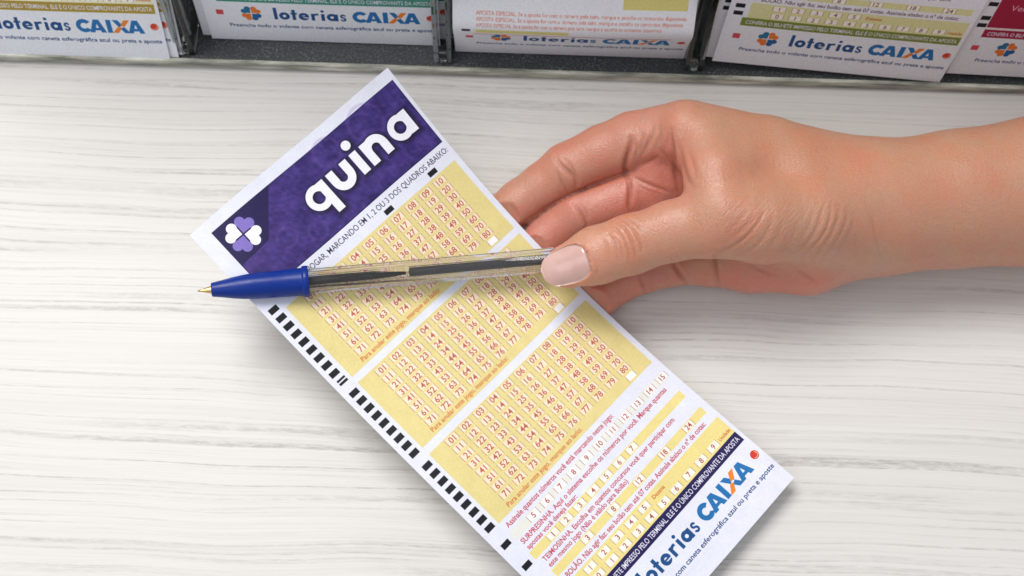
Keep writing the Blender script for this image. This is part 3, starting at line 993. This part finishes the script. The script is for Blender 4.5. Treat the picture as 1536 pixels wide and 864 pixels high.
def split_quads(V, Q):
    E = np.concatenate([np.stack([Q[:, i], Q[:, (i + 1) % 4]], 1) for i in range(4)])
    Es = np.sort(E, 1)
    key = Es[:, 0] * len(V) + Es[:, 1]
    u, inv = np.unique(key, return_inverse=True)
    a, b = u // len(V), u % len(V)
    mid = (V[a] + V[b]) / 2
    cen = V[Q].mean(1)
    n, m = len(V), len(mid)
    e = inv.reshape(4, -1).T + n
    c = np.arange(len(Q)) + n + m
    q = np.concatenate([np.stack([Q[:, i], e[:, i], c, e[:, (i - 1) % 4]], 1) for i in range(4)])
    return np.concatenate([V, mid, cen]), q

allp = [J(*p) for _, c in FING for p in c] + [J(*p) for k_, (kk, cs) in CH.items() for c in cs for p in c]
lo = np.min([p - r for p, r in allp], 0) - 3; hi = np.max([p + r for p, r in allp], 0) + 3
lo[2] = -1.2
HR = 0.8
vol = grid_sdf(lo, hi, HR)
V, Q = surface_nets(vol, lo, HR)
V, _ = newton(V, 1)
# laplacian pass to iron the grid pattern out, then refine
V, Q = split_quads(V, Q)
E_ = np.concatenate([np.stack([Q[:, i], Q[:, (i + 1) % 4]], 1) for i in range(4)])
for _ in range(3):
    A_ = np.zeros_like(V); c_ = np.zeros(len(V))
    for k in range(3): A_[:, k] = np.bincount(E_[:, 0], V[E_[:, 1], k], len(V)) + np.bincount(E_[:, 1], V[E_[:, 0], k], len(V))
    c_ = np.bincount(E_[:, 0], minlength=len(V)) + np.bincount(E_[:, 1], minlength=len(V))
    V = V * .4 + .6 * A_ / c_[:, None]
def normals(V, Q):
    n = np.cross(V[Q[:, 2]] - V[Q[:, 0]], V[Q[:, 3]] - V[Q[:, 1]])
    N = np.zeros_like(V)
    for k in range(3):
        for j in range(4): N[:, k] += np.bincount(Q[:, j], n[:, k], len(V))
    return N / np.maximum(np.linalg.norm(N, axis=1), 1e-9)[:, None]
N = normals(V, Q)
if (N[:, 2] * (V[:, 2] > 30)).sum() < 0:
    Q = Q[:, ::-1]; N = -N

# --- creases and folds, pressed into the skin where they lie
px_ = pix(V * .001)
face = -((V * .001 - CP) / np.linalg.norm(V * .001 - CP, axis=1)[:, None] * N).sum(1)
vis = np.clip(face * 3, 0, 1)
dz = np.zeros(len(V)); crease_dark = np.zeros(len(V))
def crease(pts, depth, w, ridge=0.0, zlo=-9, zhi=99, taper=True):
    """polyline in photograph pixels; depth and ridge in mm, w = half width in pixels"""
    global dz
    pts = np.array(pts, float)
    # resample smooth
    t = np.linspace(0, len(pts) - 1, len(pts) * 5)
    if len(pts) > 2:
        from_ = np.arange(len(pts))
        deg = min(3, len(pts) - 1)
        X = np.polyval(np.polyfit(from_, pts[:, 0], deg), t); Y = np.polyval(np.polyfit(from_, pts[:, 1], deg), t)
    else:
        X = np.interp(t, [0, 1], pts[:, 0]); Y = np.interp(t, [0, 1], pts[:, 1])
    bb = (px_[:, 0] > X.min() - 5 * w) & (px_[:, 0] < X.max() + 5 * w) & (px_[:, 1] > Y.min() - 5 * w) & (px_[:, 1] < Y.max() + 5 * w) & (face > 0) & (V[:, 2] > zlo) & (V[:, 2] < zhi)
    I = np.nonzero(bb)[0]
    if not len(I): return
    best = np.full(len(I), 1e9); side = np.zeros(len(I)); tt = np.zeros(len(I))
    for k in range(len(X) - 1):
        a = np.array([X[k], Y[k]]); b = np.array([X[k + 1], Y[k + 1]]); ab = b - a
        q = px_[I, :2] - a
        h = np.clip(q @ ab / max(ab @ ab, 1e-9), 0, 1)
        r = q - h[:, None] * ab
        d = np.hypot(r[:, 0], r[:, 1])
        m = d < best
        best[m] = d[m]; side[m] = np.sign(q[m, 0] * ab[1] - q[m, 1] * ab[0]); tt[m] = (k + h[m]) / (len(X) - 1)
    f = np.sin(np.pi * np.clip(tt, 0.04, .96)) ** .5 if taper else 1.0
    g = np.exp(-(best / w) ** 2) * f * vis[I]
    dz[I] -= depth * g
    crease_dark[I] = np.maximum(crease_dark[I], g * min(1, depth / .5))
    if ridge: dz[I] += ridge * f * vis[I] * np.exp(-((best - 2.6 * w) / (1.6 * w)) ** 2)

def z6(pts): return [(x / 2.4675 + 720, y / 2.4675 + 130) for x, y in pts]
def z7(pts): return [(x / 2.468 + 1000, y / 2.468 + 130) for x, y in pts]
# index finger: joint folds
crease(z6([(282, 258), (312, 300), (348, 330), (352, 375)]), 0.54, 3.2, .15)
crease(z6([(300, 262), (335, 290), (356, 330)]), 0.37, 2.6)
crease(z6([(285, 300), (300, 350), (330, 395)]), 0.32, 2.6)
crease(z6([(105, 430), (130, 452), (150, 485)]), 0.37, 2.6, .1)
crease(z6([(556, 190), (552, 235), (538, 290), (545, 330)]), 0.97, 3.6, .25)
crease([(781, 341), (815, 315), (854, 293), (902, 274), (940, 262)], .7, 3.2)
# middle finger
crease(z6([(345, 430), (372, 462), (392, 500), (390, 530)]), 0.54, 3.0, .12)
crease(z6([(362, 425), (390, 455), (402, 490)]), 0.32, 2.4)
crease(z6([(542, 335), (555, 380), (552, 425), (560, 460)]), 0.76, 3.2, .2)
# palm hollow
crease(z6([(560, 330), (600, 352), (650, 372), (720, 392)]), .35, 2.6, .15)
crease(z6([(560, 345), (610, 378), (660, 395)]), .2, 2.4)
for k, (x0, y0, x1, y1) in enumerate([(640, 150, 610, 230), (665, 150, 655, 215), (600, 175, 590, 235), (690, 160, 690, 225), (625, 190, 600, 250), (570, 200, 575, 260), (655, 225, 700, 270), (600, 290, 660, 255)]):
    crease(z6([(x0, y0), ((x0 + x1) / 2 + 6, (y0 + y1) / 2), (x1, y1)]), .28, 3.0, .10)
# fold where the thumb web overlaps the palm
crease(z6([(705, 160), (712, 220), (722, 300), (735, 385)]), .8, 3.6, .25)
crease(z6([(735, 205), (750, 270), (765, 330), (790, 370)]), .35, 3.2, .2)
crease(z6([(770, 230), (790, 290), (800, 340)]), .2, 3.0, .12)
# little finger and palm edge
crease(z6([(712, 640), (735, 690), (760, 722)]), .8, 3.0, .2)
crease(z6([(585, 690), (600, 730), (610, 760)]), .4, 2.6)
crease(z6([(868, 618), (872, 660), (882, 738)]), .7, 3.0, .2)
crease(z7([(300, 655), (350, 680), (400, 700)]), .3, 3.0)
crease(z7([(470, 668), (520, 700), (560, 725)]), .25, 3.0)
# thumb knuckle wrinkles
for k, pts in enumerate([[(505, 505), (540, 530), (565, 580), (575, 625)], [(520, 495), (560, 520), (590, 570), (598, 610)], [(490, 520), (520, 550), (545, 600), (550, 640)],
                         [(470, 545), (497, 580), (510, 640)], [(540, 490), (575, 505), (600, 540)], [(450, 560), (470, 590), (480, 630)], [(500, 560), (520, 590), (525, 640)]]):
    crease(z6(pts), (.42, .36, .32, .22, .22, .14, .2)[k], 2.2, .10)
# fine lines along thumb and first metacarpal
for k in range(22):
    x = 620 + k * 12.5; y = 470 + 30 * math.sin(k * 1.7) + k * 1.5
    L = 28 + 14 * math.sin(k * 2.3)
    crease(z6([(x, y), (x + 5, y + L / 2), (x + 4, y + L)]), .055, 1.8)
# thenar folds near the wrist
for k, (pts, dp) in enumerate([
    ([(362, 462), (325, 520), (270, 575), (185, 612)], .50), ([(335, 470), (290, 520), (240, 562)], .22), ([(395, 478), (375, 530), (330, 590), (250, 622)], .30),
    ([(300, 455), (262, 505), (215, 545)], .16), ([(430, 490), (410, 550), (370, 605), (310, 640)], .20),
    ([(575, 440), (560, 510), (525, 570), (470, 618)], .34), ([(608, 432), (600, 500), (570, 560), (500, 628)], .50), ([(640, 440), (628, 500), (600, 560), (540, 632)], .40),
    ([(668, 450), (655, 520), (620, 580), (570, 640)], .34), ([(540, 450), (525, 515), (490, 570)], .20), ([(690, 470), (680, 530), (650, 585), (610, 640)], .22),
    ([(480, 520), (455, 575), (410, 625)], .14), ([(590, 425), (580, 470)], .15), ([(628, 420), (625, 460)], .15),
    ([(750, 440), (765, 510), (775, 570), (800, 640)], .30), ([(780, 380), (800, 420), (806, 460)], .14), ([(720, 400), (742, 450), (752, 500)], .14)]):
    crease(z7(pts), dp * .52, (2.2, 3.0, 2.6)[k % 3], dp * .20)
V = V + N * dz[:, None]
# finger pads flatten against the underside of the slip
def under_slip(V):
    I = np.nonzero((px_[:, 0] < 1000) & (V[:, 2] < 26))[0]
    uu = np.full(len(I), 75.0); vv = np.full(len(I), 75.0)
    T_ = V[I, :2] * .001
    for _ in range(8):
        p0 = slip(uu, vv); pu = (slip(uu + .1, vv) - p0) / .1; pv = (slip(uu, vv + .1) - p0) / .1
        e = T_ - p0[:, :2]
        det = pu[:, 0] * pv[:, 1] - pu[:, 1] * pv[:, 0]
        uu = uu + np.clip((e[:, 0] * pv[:, 1] - e[:, 1] * pv[:, 0]) / det, -30, 30)
        vv = vv + np.clip((pu[:, 0] * e[:, 1] - pu[:, 1] * e[:, 0]) / det, -30, 30)
    top_ = slip(uu, vv)[:, 2] * 1000 - .45 + np.clip(uu - 83.3, 0, 99) * 1.2
    m = (V[I, 2] > top_) & (uu < 90) & (V[I, 2] < 22) & (thd[I] > .3)
    V[I[m], 2] = top_[m]
thd = chain(V, CH['thenar'][1][1], 4.0, squash=(NRM, 1.22, TIP))
under_slip(V)
# nail bed: a shallow recess the plate sits in
NC = None
ray = TIP + NRM * 0
def local(P): 
    q = P - TIP
    return np.stack([q @ T_AX, q @ T_SD, q @ NRM], -1)
Lc = local(V)
top = Lc[:, 2] > 2
# thumb top surface profile under the nail (height over the axis line)
def bed_height(a, s_):
    m = top & (abs(Lc[:, 0] - a) < 1.0) & (abs(Lc[:, 1] - s_) < 1.0)
    return Lc[m, 2].mean() if m.any() else np.nan
NA0, NA1, NWD = -7.2, 8.6, 6.5          # nail root, free edge and half width along the thumb axis
na = np.linspace(NA0, NA1, 15); ns = np.linspace(-1, 1, 13)
hgt = np.array([bed_height(a, 0) for a in na])
ok = ~np.isnan(hgt) & (na < 3.0)
cf = np.polyfit(na[ok], hgt[ok], 2)
def nail_h(a, s_):
    base = np.polyval(cf, np.minimum(a, 2.5)) + np.where(a > 2.5, (2 * cf[0] * 2.5 + cf[1]) * (a - 2.5) - .030 * (a - 2.5) ** 2, 0)
    return base - .055 * s_ ** 2 - .0006 * s_ ** 4
def nail_w(a):
    t_ = (a - NA0) / (NA1 - NA0)
    root = np.sqrt(np.clip(1 - (1 - np.clip(t_ / .42, 0, 1)) ** 2, 0, 1))
    tipw = np.sqrt(np.clip(1 - (np.clip((t_ - .72) / .28, 0, 1)) ** 2 * .93, 0, 1))
    return NWD * (.30 + .70 * root) * tipw * (1.02 - .26 * t_)
a_, s_ = Lc[:, 0], Lc[:, 1]
inside = (a_ > NA0 - 1) & (a_ < NA1) & (abs(s_) < nail_w(a_)) & top
target = nail_h(a_, s_) - .55
cut = inside & (Lc[:, 2] > target)
V[cut] += NRM * (target - Lc[:, 2])[cut][:, None]
# raised fold of skin round the nail
rim = (np.clip(1 - abs(abs(s_) - nail_w(a_) - .8) / 1.1, 0, 1) * (a_ > NA0 + 1) * (a_ < 3) + np.clip(1 - abs(a_ - NA0 + .9) / 1.1, 0, 1) * (abs(s_) < NWD * .7) * (a_ < NA0 + .5)) * top * (Lc[:, 2] > 2.5)
V += NRM * (np.clip(rim, 0, 1) * .38)[:, None]
N = normals(V, Q)

# --- pigment: tan back of the hand, pinker palm side and fingertips; creases redder with painted shade
X, Y = px_[:, 0], px_[:, 1]
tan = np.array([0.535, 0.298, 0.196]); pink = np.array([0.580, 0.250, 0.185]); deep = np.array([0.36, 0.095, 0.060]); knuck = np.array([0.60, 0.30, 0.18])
def blob(cx, cy, rx, ry, p=2): return np.exp(-(((X - cx) / rx) ** 2 + ((Y - cy) / ry) ** 2) ** (p / 2))
th = chain(V, CH['thenar'][1][1], 4.0, squash=(NRM, 1.22, TIP))
isth = np.clip(1 - (th + .5) / 2.0, 0, 1)
fg = np.min([chain(V, c, 2.0) for _, c in FING], 0)
isf = np.clip(1 - (fg - .2) / 2.5, 0, 1) * (1 - isth) * np.clip((1040 - X) / 60, 0, 1)
palm = np.clip(blob(975, 262, 50, 85, 4) + blob(1150, 425, 140, 26, 4), 0, 1) * (1 - isth)
pk = np.clip(isf * .9 + palm * .9 + .35 * blob(1025, 250, 25, 70), 0, 1)
c = tan[None] * (1 - pk[:, None]) + pink[None] * pk[:, None]
upper = np.clip((1.0 * ((Y - 150) < (1010 - X) * .42 + 62)), 0, 1) * isf * .55          # tan tone on the far side of the index finger
c = c * (1 - upper[:, None]) + tan[None] * upper[:, None]
c = c * (1 - .48 * crease_dark[:, None]) + deep[None] * .48 * crease_dark[:, None]  # creases redden, and the shade of finger gaps is painted in too
tipk = np.clip(isth * blob(870, 400, 60, 60), 0, 1) * .55
c = c * (1 - tipk[:, None]) + np.array([0.68, 0.34, 0.25])[None] * tipk[:, None]
kn = isth * blob(950, 365, 36, 50) * .3
c = c * (1 - kn[:, None]) + np.array([0.56, 0.22, 0.12])[None] * kn[:, None]
root = np.mean(V[V[:, 0] > V[:, 0].max() - 60], 0) if False else np.array([*J(1300, 310, 0, 1)[0][:2], 0.0])
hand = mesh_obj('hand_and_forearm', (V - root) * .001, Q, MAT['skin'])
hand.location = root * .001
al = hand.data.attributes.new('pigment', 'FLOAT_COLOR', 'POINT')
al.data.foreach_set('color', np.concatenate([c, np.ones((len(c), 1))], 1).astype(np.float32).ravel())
fl = blob(1160, 335, 120, 52, 4) * np.clip((Y - 250) / 40, 0, 1) + .5 * isth * blob(950, 365, 34, 45)
al = hand.data.attributes.new('folds', 'FLOAT', 'POINT')
al.data.foreach_set('value', np.clip(fl, 0, 1).astype(np.float32))
tag(hand, 'bare right hand and forearm from the right, thumb pressing pen on slip', 'hand')
# nail plate: a thin curved shell
P, q = [], []
A1 = np.linspace(NA0, NA1, 25); S1 = np.linspace(-1, 1, 21)
for a in A1:
    w_ = float(nail_w(np.array(a)))
    for s_ in S1:
        hh = float(nail_h(np.array(a), np.array(s_ * w_))) - .08 - (.25 if a < NA0 + .4 else 0)
        P.append(TIP + T_AX * a + T_SD * s_ * w_ + NRM * hh)
P = np.array(P); n = len(P)
Pb = P - NRM * .45
idx = np.arange(n).reshape(25, 21)
q = np.stack([idx[:-1, :-1], idx[:-1, 1:], idx[1:, 1:], idx[1:, :-1]], -1).reshape(-1, 4).tolist()
q = [f[::-1] for f in q] if np.cross(T_AX, T_SD) @ NRM < 0 else q
q2 = [[x + n for x in f[::-1]] for f in q]
loop = list(idx[0, :]) + list(idx[1:, -1]) + list(idx[-1, -2::-1]) + list(idx[-2:0:-1, 0])
q += q2 + [[a, b, b + n, a + n] for a, b in zip(loop, loop[1:] + loop[:1])]
mesh_obj('thumbnail', (np.concatenate([P, Pb]) - root) * .001, q, MAT['nail'], hand)
